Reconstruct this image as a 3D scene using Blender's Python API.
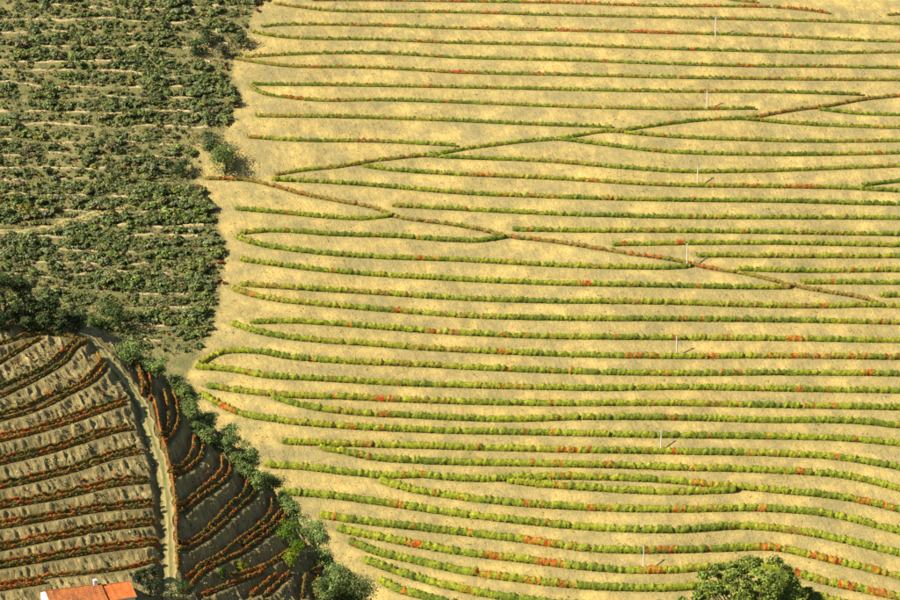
import bpy, bmesh, math, random
import numpy as np
from mathutils import Vector, Matrix

# ------------------------------------------------------------------ camera, world, sun, exposure
scene = bpy.context.scene
for o in list(bpy.data.objects): bpy.data.objects.remove(o)
COL = scene.collection
PITCH = math.radians(15.0); HFOV = math.radians(15.0)
CAMZ = 300.0
FPX = 450.0 / math.tan(HFOV / 2)
cam_d = bpy.data.cameras.new('camera'); cam = bpy.data.objects.new('camera', cam_d); COL.objects.link(cam)
cam.location = (0, 0, CAMZ); cam.rotation_euler = (math.pi / 2 - PITCH, 0, 0)
cam_d.sensor_width = 36; cam_d.lens = 18 / math.tan(HFOV / 2); cam_d.clip_start = 1; cam_d.clip_end = 12000
scene.camera = cam

SUN_EL = math.radians(37); SUN_A = math.radians(25)      # azimuth: from the left, a little behind the camera
S = Vector((-math.cos(SUN_EL) * math.cos(SUN_A), -math.cos(SUN_EL) * math.sin(SUN_A), math.sin(SUN_EL)))
world = bpy.data.worlds.new('World'); scene.world = world; world.use_nodes = True
wn = world.node_tree.nodes; wl = world.node_tree.links
bg = wn['Background']; sky = wn.new('ShaderNodeTexSky'); sky.sky_type = 'NISHITA'; sky.sun_disc = False
sky.sun_elevation = SUN_EL; sky.sun_rotation = math.atan2(S.x, S.y) % (2 * math.pi)
wl.new(sky.outputs[0], bg.inputs[0]); bg.inputs[1].default_value = 0.055
sun_d = bpy.data.lights.new('sun', 'SUN'); sun_d.energy = 4.6; sun_d.angle = math.radians(0.53); sun_d.color = (1.0, 0.90, 0.72)
sun = bpy.data.objects.new('sun', sun_d); COL.objects.link(sun)
sun.rotation_euler = (-S).to_track_quat('-Z', 'Y').to_euler()
scene.view_settings.view_transform = 'Standard'; scene.view_settings.look = 'None'
scene.view_settings.exposure = 0.95; scene.view_settings.gamma = 1.0
scene.render.engine = 'CYCLES'

rng = np.random.default_rng(7); random.seed(7)

# ------------------------------------------------------------------ helpers
def ray(u, v):
    u = np.asarray(u, float); v = np.asarray(v, float)
    dx = (u - 450) / FPX; up = (300 - v) / FPX
    dy = math.cos(PITCH) + up * math.sin(PITCH); dz = -math.sin(PITCH) + up * math.cos(PITCH)
    return dx / dy, dz / dy            # x and z per metre of y
def cast(u, v, f, lo=300., hi=2600., it=60):
    kx, kz = ray(u, v); lo = np.full(np.shape(kx), lo); hi = np.full(np.shape(kx), hi)
    for _ in range(it):
        m = (lo + hi) / 2; above = CAMZ + kz * m > f(kx * m, m)
        lo = np.where(above, m, lo); hi = np.where(above, hi, m)
    return kx * lo, lo
def project(x, y, z):
    dz = z - CAMZ; d = y * math.cos(PITCH) - dz * math.sin(PITCH); up = y * math.sin(PITCH) + dz * math.cos(PITCH)
    return 450 + FPX * x / d, 300 - FPX * up / d
_P = np.random.default_rng(3).random((256, 256))
def vnoise(x, y):
    xi = np.floor(x).astype(int); yi = np.floor(y).astype(int); fx = x - xi; fy = y - yi
    fx = fx * fx * (3 - 2 * fx); fy = fy * fy * (3 - 2 * fy)
    a = _P[xi % 256, yi % 256]; b = _P[(xi + 1) % 256, yi % 256]; c = _P[xi % 256, (yi + 1) % 256]; d = _P[(xi + 1) % 256, (yi + 1) % 256]
    return (a * (1 - fx) + b * fx) * (1 - fy) + (c * (1 - fx) + d * fx) * fy
def fbm(x, y, o=4):
    s = 0; a = .5; t = 0
    for i in range(o): s = s + a * vnoise(x + 17.3 * i, y - 9.1 * i); t += a; a *= .5; x = x * 2.03; y = y * 2.03
    return s / t - .5
def smin(a, b, k): return -k * np.logaddexp(-a / k, -b / k)
def sstep(a, b, x):
    t = np.clip((x - a) / (b - a), 0, 1); return t * t * (3 - 2 * t)

def mesh_np(name, V, F, mat=None, col=None, smooth=False, attrs=None):
    V = np.asarray(V, np.float32).reshape(-1, 3); F = np.asarray(F, np.int32)
    n = F.shape[1]; me = bpy.data.meshes.new(name)
    me.vertices.add(len(V)); me.vertices.foreach_set('co', V.ravel())
    me.loops.add(F.size); me.loops.foreach_set('vertex_index', F.ravel())
    me.polygons.add(len(F)); me.polygons.foreach_set('loop_start', np.arange(0, F.size, n, dtype=np.int32))
    me.polygons.foreach_set('loop_total', np.full(len(F), n, np.int32))
    if smooth: me.polygons.foreach_set('use_smooth', np.ones(len(F), bool))
    me.update(calc_edges=True)
    if col is not None:
        a = me.color_attributes.new('Col', 'FLOAT_COLOR', 'POINT')
        c = np.ones((len(V), 4), np.float32); c[:, :3] = col; a.data.foreach_set('color', c.ravel())
    for k, val in (attrs or {}).items():
        a = me.attributes.new(k, 'FLOAT', 'POINT'); a.data.foreach_set('value', np.asarray(val, np.float32).ravel())
    if mat: me.materials.append(mat)
    return me
def link(name, me, parent=None, loc=None):
    o = bpy.data.objects.new(name, me); COL.objects.link(o)
    if loc is not None: o.location = loc
    if parent is not None: o.parent = parent
    return o
def tag(o, label=None, cat=None, group=None, kind=None):
    if label: o['label'] = label
    if cat: o['category'] = cat
    if group: o['group'] = group
    if kind: o['kind'] = kind
    return o
def empty(name, loc=(0, 0, 0), rz=0):
    o = bpy.data.objects.new(name, None); COL.objects.link(o); o.location = loc; o.rotation_euler = (0, 0, rz); o.empty_display_size = .5
    return o
def leaves(P, N, size, col, jit=.8, r=rng, asp=.7):
    """little quads at P, facing roughly N (jittered); returns verts, quads, per-vertex colours"""
    n = len(P); N = N + r.normal(0, jit, (n, 3)); N /= np.linalg.norm(N, axis=1)[:, None] + 1e-9
    T = np.cross(N, r.normal(0, 1, (n, 3))); T /= np.linalg.norm(T, axis=1)[:, None] + 1e-9
    B = np.cross(N, T); s = (size * r.uniform(.6, 1.35, n))[:, None] * .5
    V = np.stack([P - T * s - B * s * asp, P + T * s * .9 - B * s * asp * .8, P + T * s + B * s * asp, P - T * s * .8 + B * s * asp * .9], 1)
    F = np.arange(4 * n).reshape(n, 4)
    return V.reshape(-1, 3), F, np.repeat(col, 4, 0)
def ordinal(n):
    w = ['zeroth', 'first', 'second', 'third', 'fourth', 'fifth', 'sixth', 'seventh', 'eighth', 'ninth', 'tenth', 'eleventh', 'twelfth', 'thirteenth', 'fourteenth', 'fifteenth', 'sixteenth', 'seventeenth', 'eighteenth', 'nineteenth', 'twentieth']
    if n <= 20: return w[n]
    t = {2: 'twent', 3: 'thirt', 4: 'fort', 5: 'fift'}[n // 10]
    return t + 'ieth' if n % 10 == 0 else t + 'y-' + w[n % 10]

# ------------------------------------------------------------------ materials
def newmat(name):
    m = bpy.data.materials.new(name); m.use_nodes = True; nt = m.node_tree
    return m, nt.nodes, nt.links, nt.nodes['Principled BSDF']
def noise_node(n, l, vec, scale, detail=5, rough=.6):
    t = n.new('ShaderNodeTexNoise'); t.inputs['Scale'].default_value = scale; t.inputs['Detail'].default_value = detail; t.inputs['Roughness'].default_value = rough
    if vec is not None: l.new(vec, t.inputs['Vector'])
    return t
def ramp(n, l, fac, stops):
    r = n.new('ShaderNodeValToRGB'); l.new(fac, r.inputs[0]); e = r.color_ramp.elements
    while len(e) < len(stops): e.new(.5)
    for q, (p, c) in zip(e, stops): q.position = p; q.color = (*c, 1)
    return r.outputs[0]
def mix(n, l, fac, a, b, mode='MIX'):
    m = n.new('ShaderNodeMix'); m.data_type = 'RGBA'; m.blend_type = mode
    for i, v in ((0, fac), (6, a), (7, b)):
        if isinstance(v, (int, float)): m.inputs[i].default_value = v
        elif isinstance(v, tuple): m.inputs[i].default_value = (*v, 1)
        else: l.new(v, m.inputs[i])
    return m.outputs[2]
def coords(n, l, sc=(1, 1, 1), rot=(0, 0, 0)):
    t = n.new('ShaderNodeTexCoord'); m = n.new('ShaderNodeMapping'); m.inputs['Scale'].default_value = sc; m.inputs['Rotation'].default_value = rot
    l.new(t.outputs['Object'], m.inputs[0]); return m.outputs[0]
def attr(n, name):
    a = n.new('ShaderNodeAttribute'); a.attribute_name = name; return a
def bump(n, l, b, h, strength, dist):
    x = n.new('ShaderNodeBump'); x.inputs['Strength'].default_value = strength; x.inputs['Distance'].default_value = dist
    l.new(h, x.inputs['Height']); l.new(x.outputs[0], b.inputs['Normal'])

def foliage_mat(name, trans=.25):
    m, n, l, b = newmat(name); a = attr(n, 'Col')
    l.new(a.outputs['Color'], b.inputs['Base Color']); b.inputs['Roughness'].default_value = .75; b.inputs['Specular IOR Level'].default_value = .15
    t = n.new('ShaderNodeBsdfTranslucent'); l.new(a.outputs['Color'], t.inputs[0])
    ms = n.new('ShaderNodeMixShader'); ms.inputs[0].default_value = trans
    l.new(b.outputs[0], ms.inputs[1]); l.new(t.outputs[0], ms.inputs[2]); l.new(ms.outputs[0], n['Material Output'].inputs[0])
    return m
M = {}
M['leaf'] = foliage_mat('leaf')
M['bush'] = foliage_mat('bush', .28)

def vineyard_soil():
    m, n, l, b = newmat('vineyard_soil'); v = coords(n, l)
    straw = ramp(n, l, noise_node(n, l, v, .085, 7, .72).outputs[0], [(.33, (.28, .23, .098)), (.5, (.45, .352, .134)), (.66, (.60, .455, .168))])
    grey = ramp(n, l, noise_node(n, l, coords(n, l, (.6, 1, 1)), .11, 6, .7).outputs[0], [(.42, (0, 0, 0)), (.62, (1, 1, 1))])
    c = mix(n, l, mix(n, l, grey, (0, 0, 0), (.85, .85, .85)), straw, (.285, .25, .12))
    mp = n.new('ShaderNodeMapping'); mp.inputs['Scale'].default_value = (1.0, .25, .25); l.new(coords(n, l, (1, 1, 1), (0, 0, math.radians(-28))), mp.inputs[0])
    streak = noise_node(n, l, mp.outputs[0], .75, 6, .7)
    c = mix(n, l, .5, c, ramp(n, l, streak.outputs[0], [(.34, (.76, .75, .72)), (.64, (1.16, 1.15, 1.12))]), 'MULTIPLY')
    fine = noise_node(n, l, v, 1.7, 3, .7)
    c = mix(n, l, .55, c, ramp(n, l, fine.outputs[0], [(.3, (.55, .54, .5)), (.7, (1.35, 1.33, 1.27))]), 'MULTIPLY')
    # stones, pale
    vo = n.new('ShaderNodeTexVoronoi'); vo.inputs['Scale'].default_value = .35; l.new(v, vo.inputs['Vector'])
    st = ramp(n, l, vo.outputs['Distance'], [(.05, (1, 1, 1)), (.10, (0, 0, 0))])
    c = mix(n, l, mix(n, l, .5, (0, 0, 0), st), c, (.56, .48, .30))
    # dry grass on the benches
    bn = attr(n, 'bench'); c = mix(n, l, mix(n, l, bn.outputs['Fac'], (0, 0, 0), (.45, .45, .45)), c, (.26, .23, .085))
    # overgrown side
    zo = attr(n, 'zone')
    scr = ramp(n, l, noise_node(n, l, v, .16, 6, .7).outputs[0], [(.3, (.115, .125, .05)), (.47, (.165, .165, .068)), (.6, (.24, .21, .095)), (.75, (.23, .165, .075))])
    scr = mix(n, l, .7, scr, ramp(n, l, fine.outputs[0], [(.3, (.55, .55, .5)), (.7, (1.3, 1.28, 1.2))]), 'MULTIPLY')
    c = mix(n, l, zo.outputs['Fac'], c, scr)
    l.new(c, b.inputs['Base Color']); b.inputs['Roughness'].default_value = .95; b.inputs['Specular IOR Level'].default_value = .1
    h = n.new('ShaderNodeMath'); h.operation = 'ADD'; l.new(noise_node(n, l, v, .9, 6, .7).outputs[0], h.inputs[0]); l.new(streak.outputs[0], h.inputs[1])
    bump(n, l, b, h.outputs[0], .7, .55); return m
M['soil'] = vineyard_soil()

def schist_soil():
    m, n, l, b = newmat('schist_soil'); v = coords(n, l)
    base = ramp(n, l, noise_node(n, l, v, .16, 6, .65).outputs[0], [(.3, (.26, .215, .105)), (.5, (.40, .335, .16)), (.72, (.52, .43, .21))])
    mp = n.new('ShaderNodeMapping'); mp.inputs['Scale'].default_value = (.22, 1.7, .22); l.new(coords(n, l, (1, 1, 1), (0, 0, math.radians(60))), mp.inputs[0])
    st = noise_node(n, l, mp.outputs[0], 1.2, 6, .75)
    c = mix(n, l, .75, base, ramp(n, l, st.outputs[0], [(.34, (.36, .34, .30)), (.62, (1.5, 1.46, 1.33))]), 'MULTIPLY')
    fi = noise_node(n, l, v, 2.6, 4, .7)
    c = mix(n, l, .5, c, ramp(n, l, fi.outputs[0], [(.3, (.6, .6, .55)), (.7, (1.3, 1.3, 1.2))]), 'MULTIPLY')
    bn = attr(n, 'bench'); c = mix(n, l, mix(n, l, bn.outputs['Fac'], (0, 0, 0), (.6, .6, .6)), c, (.17, .14, .05))
    l.new(c, b.inputs['Base Color']); b.inputs['Roughness'].default_value = .95; b.inputs['Specular IOR Level'].default_value = .1
    h = n.new('ShaderNodeMath'); h.operation = 'ADD'; l.new(fi.outputs[0], h.inputs[0]); l.new(st.outputs[0], h.inputs[1])
    bump(n, l, b, h.outputs[0], 1, .6); return m
M['schist'] = schist_soil()
def simple(name, c0, c1, scale, bumpd=.02, rough=.9, sc=(1, 1, 1)):
    m, n, l, b = newmat(name); v = coords(n, l, sc); t = noise_node(n, l, v, scale, 6, .65)
    l.new(ramp(n, l, t.outputs[0], [(.3, c0), (.7, c1)]), b.inputs['Base Color']); b.inputs['Roughness'].default_value = rough; b.inputs['Specular IOR Level'].default_value = .2
    bump(n, l, b, t.outputs[0], .8, bumpd); return m
M['valley'] = simple('valley_grass', (.10, .11, .04), (.27, .22, .10), .05, .5)
M['bark'] = simple('bark', (.05, .04, .03), (.13, .10, .07), 6, .03)
M['stone'] = simple('dry_stone', (.26, .205, .105), (.52, .41, .22), 1.0, .25)
M['concrete'] = simple('concrete', (.50, .48, .43), (.72, .70, .64), 1.5, .01)
M['steel'] = simple('galvanised_steel', (.25, .25, .25), (.38, .38, .37), 4, .005, .5)
M['whitewash'] = simple('whitewash', (.68, .66, .62), (.84, .82, .79), .9, .01)
def tile_mat(name, a, b_, c_):
    m, n, l, b = newmat(name); t = noise_node(n, l, coords(n, l, (1, .35, .35)), .9, 7, .75); t2 = noise_node(n, l, coords(n, l), 3.5, 3, .6)
    c = mix(n, l, .6, ramp(n, l, t.outputs[0], [(.36, a), (.5, b_), (.64, c_)]), ramp(n, l, t2.outputs[0], [(.35, (.55, .5, .45)), (.65, (1.25, 1.2, 1.2))]), 'MULTIPLY')
    l.new(c, b.inputs['Base Color']); b.inputs['Roughness'].default_value = .85; b.inputs['Specular IOR Level'].default_value = .2; return m
M['tile'] = tile_mat('clay_tile_weathered', (.20, .09, .04), (.40, .15, .05), (.56, .19, .055))
M['tile_new'] = tile_mat('clay_tile', (.40, .12, .035), (.58, .17, .045), (.66, .22, .06))
M['timber'] = simple('painted_timber', (.06, .09, .06), (.10, .14, .09), 5, .005, .6)
M['brown'] = simple('dark_eave_board', (.05, .035, .025), (.10, .07, .05), 4, .01)
def track_mat():
    m, n, l, b = newmat('track_dirt'); v = coords(n, l); a = attr(n, 'across')
    t = noise_node(n, l, v, .7, 6, .7); g = ramp(n, l, t.outputs[0], [(.3, (.28, .21, .09)), (.7, (.47, .36, .16))])
    # grass between the wheel ruts and on the verges
    s = n.new('ShaderNodeMath'); s.operation = 'ADD'; l.new(a.outputs['Fac'], s.inputs[0])
    t2 = noise_node(n, l, v, .45, 5, .7); q = n.new('ShaderNodeMath'); q.operation = 'MULTIPLY_ADD'; q.inputs[1].default_value = .9; q.inputs[2].default_value = -.45; l.new(t2.outputs[0], q.inputs[0]); l.new(q.outputs[0], s.inputs[1])
    f = ramp(n, l, s.outputs[0], [(.2, (0, 0, 0)), (.5, (1, 1, 1))])
    c = mix(n, l, f, g, (.19, .205, .05)); l.new(c, b.inputs['Base Color']); b.inputs['Roughness'].default_value = .95
    bump(n, l, b, t.outputs[0], .8, .1); return m
M['track'] = track_mat()

# ------------------------------------------------------------------ ground shapes
def main_hill(x, y):
    z = -55 + .577 * (y - 1323)
    z = z + 5.0 * fbm(x / 90 + 4, y / 110 + 8, 2) + 1.6 * fbm(x / 28, y / 34, 2)
    z = np.where(y > 1640, z - .30 * np.maximum(y - 1640, 0) ** 1.04, z)
    return np.maximum(z, -190)
def near_hill(x, y):
    return np.where(y < 320, 298 - .40 * np.maximum(y, -60) - .0, 298 - 128 - .85 * (y - 320)) + 0 * x
n_ = lambda a, b: np.array([a, b]) / math.hypot(a, b)
nA = n_(.56, -.83); nB = n_(.965, -.26); sA = .45
kx0, kz0 = ray(172., 590.); Y0 = 800.0
P0 = np.array([kx0 * Y0, Y0]); Z0 = CAMZ + kz0 * Y0
def planeA(x, y): return Z0 - sA * (nA[0] * (x - P0[0]) + nA[1] * (y - P0[1]))
def flank(pa, pb, n):
    """plane through two points of the track on plane A, falling away along n"""
    a = np.array(cast(float(pa[0]), float(pa[1]), planeA, 500, 1600)); b = np.array(cast(float(pb[0]), float(pb[1]), planeA, 500, 1600)); d = b - a
    sl = sA * (nA @ d) / (n @ d); za = planeA(*a); slopes.append(round(float(sl), 3))
    return lambda x, y: za - sl * (n[0] * (x - a[0]) + n[1] * (y - a[1]))
slopes = []
planeB1 = flank((165, 590), (150, 455), n_(.90, -.44))
planeB2 = flank((150, 455), (82, 334), n_(.98, -.20))
def planeB(x, y): return smin(planeB1(x, y), planeB2(x, y), .8)
def edge_plane(f, a, b, back, slope):
    A = np.array(cast(float(a[0]), float(a[1]), f, 500, 1600)); B = np.array(cast(float(b[0]), float(b[1]), f, 500, 1600))
    e = B - A; L = np.linalg.norm(e); e = e / L; q = np.array([-e[1], e[0]])
    if q @ np.array(back) < 0: q = -q
    za = f(*A); zb = f(*B)
    return lambda x, y: za + (zb - za) * ((x - A[0]) * e[0] + (y - A[1]) * e[1]) / L - slope * ((x - A[0]) * q[0] + (y - A[1]) * q[1])
planeC1 = edge_plane(planeB, (126, 340), (258, 470), (.7, .7), 1.1)
planeC2 = edge_plane(planeB, (258, 470), (364, 602), (.7, .7), 1.6)
def planeC(x, y): return smin(planeC1(x, y), planeC2(x, y), .8)
planeD = edge_plane(planeA, (-80, 290), (90, 322), (.1, 1), .75)
def spur(x, y):
    z = smin(smin(planeA(x, y), planeB(x, y), .8), smin(planeC(x, y), planeD(x, y), 1.2), .9)
    return z + 1.0 * fbm(x / 30, y / 30, 2)
def big(x, y):
    return np.maximum(np.maximum(main_hill(x, y), near_hill(x, y)), spur(x, y))

# ------------------------------------------------------------------ traced vine rows (photo pixels)
ROWS = [
 # name key, points
 ('R0', [(311,1),(380,1),(450,2),(557,3.5),(675,7),(712,7),(770,7.5)]),
 ('R0b', [(773,8),(800,10),(829,14)]),
 ('Rx', [(715,-3),(732,.5),(757,3)]),
 ('Ry', [(887,16),(900,15),(960,14)]),
 ('R1', [(274,4.5),(297,7.5),(325,11),(375,12.5),(450,13),(562,16),(675,18.5),(775,21),(850,23),(900,25),(960,27)]),
 ('R2', [(261,28),(275,26),(292,25.5),(362,26),(450,29),(550,31),(675,34),(775,37),(850,41),(900,42.5),(960,43)]),
 ('R3', [(251,32.5),(275,37),(300,39),(375,40.5),(450,43.5),(562,46),(675,50),(750,52),(825,54),(900,53),(960,53)]),
 ('R4', [(245,58),(287,55.5),(337,54),(387,54.5),(450,58),(562,61),(675,65),(750,67),(825,67.5),(900,69),(960,70)]),
 ('R5', [(235,59.5),(262,64),(287,67),(350,68),(400,70),(450,73),(550,75.5),(675,78.5),(775,80),(900,81),(960,81)]),
 ('R6', [(252,85.5),(325,86),(450,88),(562,90.5),(675,92.5),(775,93),(861,95.5)]),
 ('R7', [(249,87.5),(262,94),(285,98),(312,101),(375,101),(450,103),(562,107.5),(675,110),(755,109.5)]),
 ('R8', [(255,117),(337,118),(450,121.5),(550,126),(612,128)]),
 ('R9', [(247,138),(300,141.5),(375,142.5),(410,144),(456,146.5)]),
 ('D1', [(737,119.7),(750,118.5),(762,117),(770,115.5),(800,110.5),(825,107.5),(865,100.5),(900,97),(960,94)]),
 ('R13', [(818,110),(825,111),(850,114),(900,116),(960,117)]),
 ('R10', [(606,133),(632,130),(675,124),(735,120),(787,124),(900,129),(960,130)]),
 ('R11', [(557,140),(577,137),(605,132.5),(637,135),(675,138),(750,141),(812,142.5),(900,142),(960,141)]),
 ('R12', [(413,158),(443,154),(473,149),(500,145.5),(532,142),(557,140.5),(590,144),(625,148.5),(650,151.5),(750,155.5),(900,154),(960,152)]),
 ('R14', [(275,176),(300,172),(345,167),(361,164),(400,159),(420,157),(450,158.5),(550,162.5),(625,169),(675,172.5),(750,172.5),(825,170),(900,167),(960,164)]),
 ('R15', [(362,167),(387,170.5),(450,175),(550,179.5),(675,186.5),(775,188),(850,189.5),(900,192.5),(960,196)]),
 ('R15b', [(862,187),(880,184.5),(900,182.5),(960,178)]),
 ('R16', [(272,181),(337,184),(400,189),(450,193.5),(550,198),(675,201.5),(775,202.5),(900,205.5),(960,206)]),
 ('D2', [(205,180),(225,180),(252,182),(275,187.5),(300,194.5),(337,202),(375,209.5),(397,218),(425,222.5),(450,225.5),(480,231),(507,237.5),(550,242.5),(605,251),(637,256),(675,261.5),(707,269),(750,276),(795,287.5),(825,293),(865,300),(877,304)]),
 ('R17', [(392,207),(450,210),(550,215),(675,218.5),(775,219),(900,219.5),(960,220)]),
 ('R18', [(235,210),(287,214.5),(337,219),(362,220),(392,217)]),
 ('R19', [(512,231),(562,232),(675,232.5),(787,234),(900,236),(960,237)]),
 ('R20', [(240,235),(262,232.5),(337,236),(400,238),(450,241.5),(482,242),(504,239)]),
 ('R21', [(612,246),(675,245),(775,244.5),(900,247),(960,248)]),
 ('R22', [(235,238),(255,245),(287,250.5),(337,256),(400,259.5),(450,261),(562,267),(625,269),(675,269),(690,268)]),
 ('R23', [(696,257),(750,257.5),(900,258),(960,258)]),
 ('R24', [(737,270.5),(775,272),(900,272),(960,272)]),
 ('R25', [(240,261),(275,266),(325,272),(375,276),(450,280.5),(550,285),(675,287.5),(737,289),(790,289)]),
 ('R26', [(800,284),(850,284),(900,284.5),(960,285)]),
 ('R27', [(240,286),(300,290),(375,294.5),(450,299.5),(545,303),(600,303.5),(675,304.5),(750,307),(825,308),(875,307),(900,308),(960,309)]),
 ('R27b', [(880,297.5),(900,297),(960,296)]),
 ('R28', [(232,290),(250,296),(277,301.5),(315,305.5),(365,310),(415,314),(473,318),(545,320),(675,321),(775,322),(900,324.5),(960,326)]),
 ('R29', [(250,324),(290,323),(340,326),(415,332),(502,337),(675,339.8),(775,340.5),(900,342.5),(960,343)]),
 ('R30', [(232,325),(252,332),(277,337.5),(315,342),(365,345.5),(415,349.5),(502,354),(675,358.5),(775,358),(900,359.5),(960,360)]),
 ('R31', [(200,365),(220,355),(252,353),(290,359),(340,363),(415,366.5),(502,371),(675,375.5),(775,375),(900,376),(960,377)]),
 ('R32', [(195,369),(227,371),(265,377.5),(315,380.5),(415,386),(545,389.5),(588,390.5),(675,389.5),(775,391),(900,393),(960,394)]),
 ('R33', [(207,388),(252,394),(290,397.5),(340,399),(415,402.5),(545,405.5),(675,405.5),(775,407.5),(900,410),(960,412)]),
 ('R33b', [(272,399),(297,406),(322,411),(352,414.5),(415,418),(502,421.5),(588,419.5),(675,420),(775,422.5),(825,422.5),(862,424),(900,428),(960,436)]),
 ('R34', [(202,396),(222,407.5),(240,415),(277,422),(340,428),(415,432),(545,435),(675,437.7),(775,439),(837,440.5),(900,446),(960,455)]),
 ('R35', [(282,444),(340,446),(415,448),(500,450.5),(562,452),(675,454),(775,456),(837,459.5),(900,470),(960,483)]),
 ('R36', [(320,450),(340,453),(367,459),(417,463),(500,465.5),(600,467.5),(675,470),(775,473),(850,479),(900,491),(960,508)]),
 ('R37', [(265,467.5),(300,469),(350,475),(387,478),(425,477.5),(450,480),(487,481.5),(525,479),(562,479),(675,483.5),(712,487),(775,492.5),(850,501),(900,512),(960,528)]),
 ('R37b', [(507,483),(550,487.5),(600,491),(675,494.5),(712,493.5),(735,492.5)]),
 ('R38', [(380,482.5),(400,489),(450,498),(550,508),(612,511),(675,512),(762,511),(825,516),(900,534),(960,550)]),
 ('R39', [(282,494.5),(325,497.5),(375,504),(450,515),(525,524),(600,530.5),(675,532.7),(750,529),(800,534),(850,544),(900,556),(960,572)]),
 ('R40', [(320,517.5),(350,522),(450,533.5),(525,542.5),(587,551),(675,552.7),(725,551),(770,550),(825,561),(900,579),(960,595)]),
 ('R41', [(337,531),(375,539),(450,553),(525,562.5),(600,571),(675,572.5),(705,570),(775,571),(825,584),(900,600),(960,616)]),
 ('R42', [(350,544),(375,554),(412,562.5),(450,571),(525,582.5),(600,589.5),(675,590.5),(712,588),(790,592),(850,608),(900,622)]),
 ('R43', [(365,562.5),(400,575),(450,589),(500,599),(600,609),(700,611),(800,614)]),
 ('R44', [(380,582.5),(400,592.5),(425,599),(500,616),(600,628)]),
]
SPAIR = [  # left of the dirt track: pairs (upper row, lower row)
 ([(-30,352),(0,345),(17,340),(32,336),(53,335),(75,339)], [(-30,378),(0,363),(18,352),(30,345),(40,339)]),
 ([(-30,402),(0,388),(22,378),(45,368),(62,353),(77,341)], [(-30,410),(0,397.5),(22,387),(50,372),(65,362),(74,350),(87,342)]),
 ([(-30,423),(0,415),(22,409),(50,396),(78,386),(90,375),(100,360),(97,353)], [(-30,429),(0,421),(17,417),(45,407),(70,394),(93,382),(102,372),(107,363)]),
 ([(-30,443),(0,437),(25,432),(62,420),(93,410),(127,400)], [(-30,448),(0,442),(42,432),(80,420),(103,412),(124,405)]),
 ([(-30,466),(0,460),(33,452),(72,442),(92,434),(127,427)], [(-30,471),(0,465),(50,453),(83,443),(120,432),(134,430)]),
 ([(-30,489),(0,484),(42,475),(80,465),(110,455),(136,449)], [(-30,494),(0,489),(42,480),(80,470),(110,460),(140,454)]),
 ([(-30,508),(0,504),(50,496),(83,489),(108,483),(147,478)], [(-30,513),(0,509),(50,501),(83,494),(108,488),(150,483)]),
 ([(-30,529),(0,524),(50,515.5),(100,507),(152,502)], [(-30,534),(0,529),(50,520.5),(100,512),(154,507)]),
 ([(-30,551),(0,546),(50,536),(100,527),(155,520)], [(-30,556),(0,551),(50,541),(100,532),(157,525)]),
 ([(-30,569),(0,564),(50,556),(92,549),(158,540)], [(-30,574),(0,569),(50,561),(92,554),(159,545)]),
 ([(-30,591),(0,586),(50,578),(100,573),(133,568),(158,561)], [(-30,596),(0,591),(45,584)]),
]
TPAIR = [  # right of the dirt track
 ([(138,366),(141,376),(142.5,386),(142,398)], [(146,364),(149,376),(151,388),(150,404)]),
 ([(164,392),(167,405),(168,420),(167,431),(160,441)], [(173,392),(177,408),(178,422),(173,435),(163,447)]),
 ([(194,438),(192,453),(187,462),(168,475)], [(203,442),(201,457),(192,468),(171,478.5)]),
 ([(222,459),(221,472),(212,482),(192,498),(177,511)], [(230,465),(228,477),(217,488),(198,501),(178,518)]),
 ([(247,483),(245,493),(230,507),(213,525),(202,536),(180,548)], [(256,487),(253,497),(238,510),(223,525),(205,540),(178,555)]),
 ([(272,500),(271,512),(260,526),(240,541),(223,555),(200,568),(185,581)], [(284,502),(287,512),(282,522),(260,541),(242,554),(225,562),(203,574),(184,596)]),
 ([(306,546),(288,554),(272,564),(262,569),(230,577)], [(264,574),(230,586),(202,597)]),
 ([(276,576),(262,588),(250,598)], [(290,574),(276,587),(264,598)]),
 ([(306,576),(304,587),(302,600)], [(318,574),(317,587),(316,600)]),
]
TSINGLE = [
 ('Tm', [(282,512),(270,526),(254,538),(243,547)]),
 ('Te', [(139,374),(147,390),(156,410),(160,432),(167,458),(173,485),(176,515),(177,545),(178,575)]),
 ('Tc', [(329,560),(322,568),(310,574)]),
]
TRACK = [(78,332),(90,337),(101,348),(113,363),(126,379),(136,393),(143,404),(148,422),(153,440),(161,462),(166,490),(169,520),(170,550),(171,580),(172,606),(172,640)]
BOUND = [(-5,268),(20,252),(55,237),(75,233),(95,240),(120,231),(140,222),(160,205),(182,196),(200,212),(235,222),(265,225),(290,220),(320,216),(345,204),(370,190),(400,180)]   # (y, x) edge of the overgrown side

def densify(pts, n_per=1.5):
    p = np.array(pts, float); d = np.r_[0, np.cumsum(np.hypot(*np.diff(p, axis=0).T))]
    t = np.linspace(0, d[-1], max(3, int(d[-1] / n_per)))
    # smooth interpolation (Catmull-like via cubic Hermite with finite differences)
    m = np.gradient(p, d, axis=0); i = np.clip(np.searchsorted(d, t, 'right') - 1, 0, len(d) - 2)
    h = (d[i + 1] - d[i])[:, None]; s = ((t - d[i]) / (d[i + 1] - d[i]))[:, None]
    return (2*s**3-3*s**2+1)*p[i] + (s**3-2*s**2+s)*h*m[i] + (-2*s**3+3*s**2)*p[i+1] + (s**3-s**2)*h*m[i+1]

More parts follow.
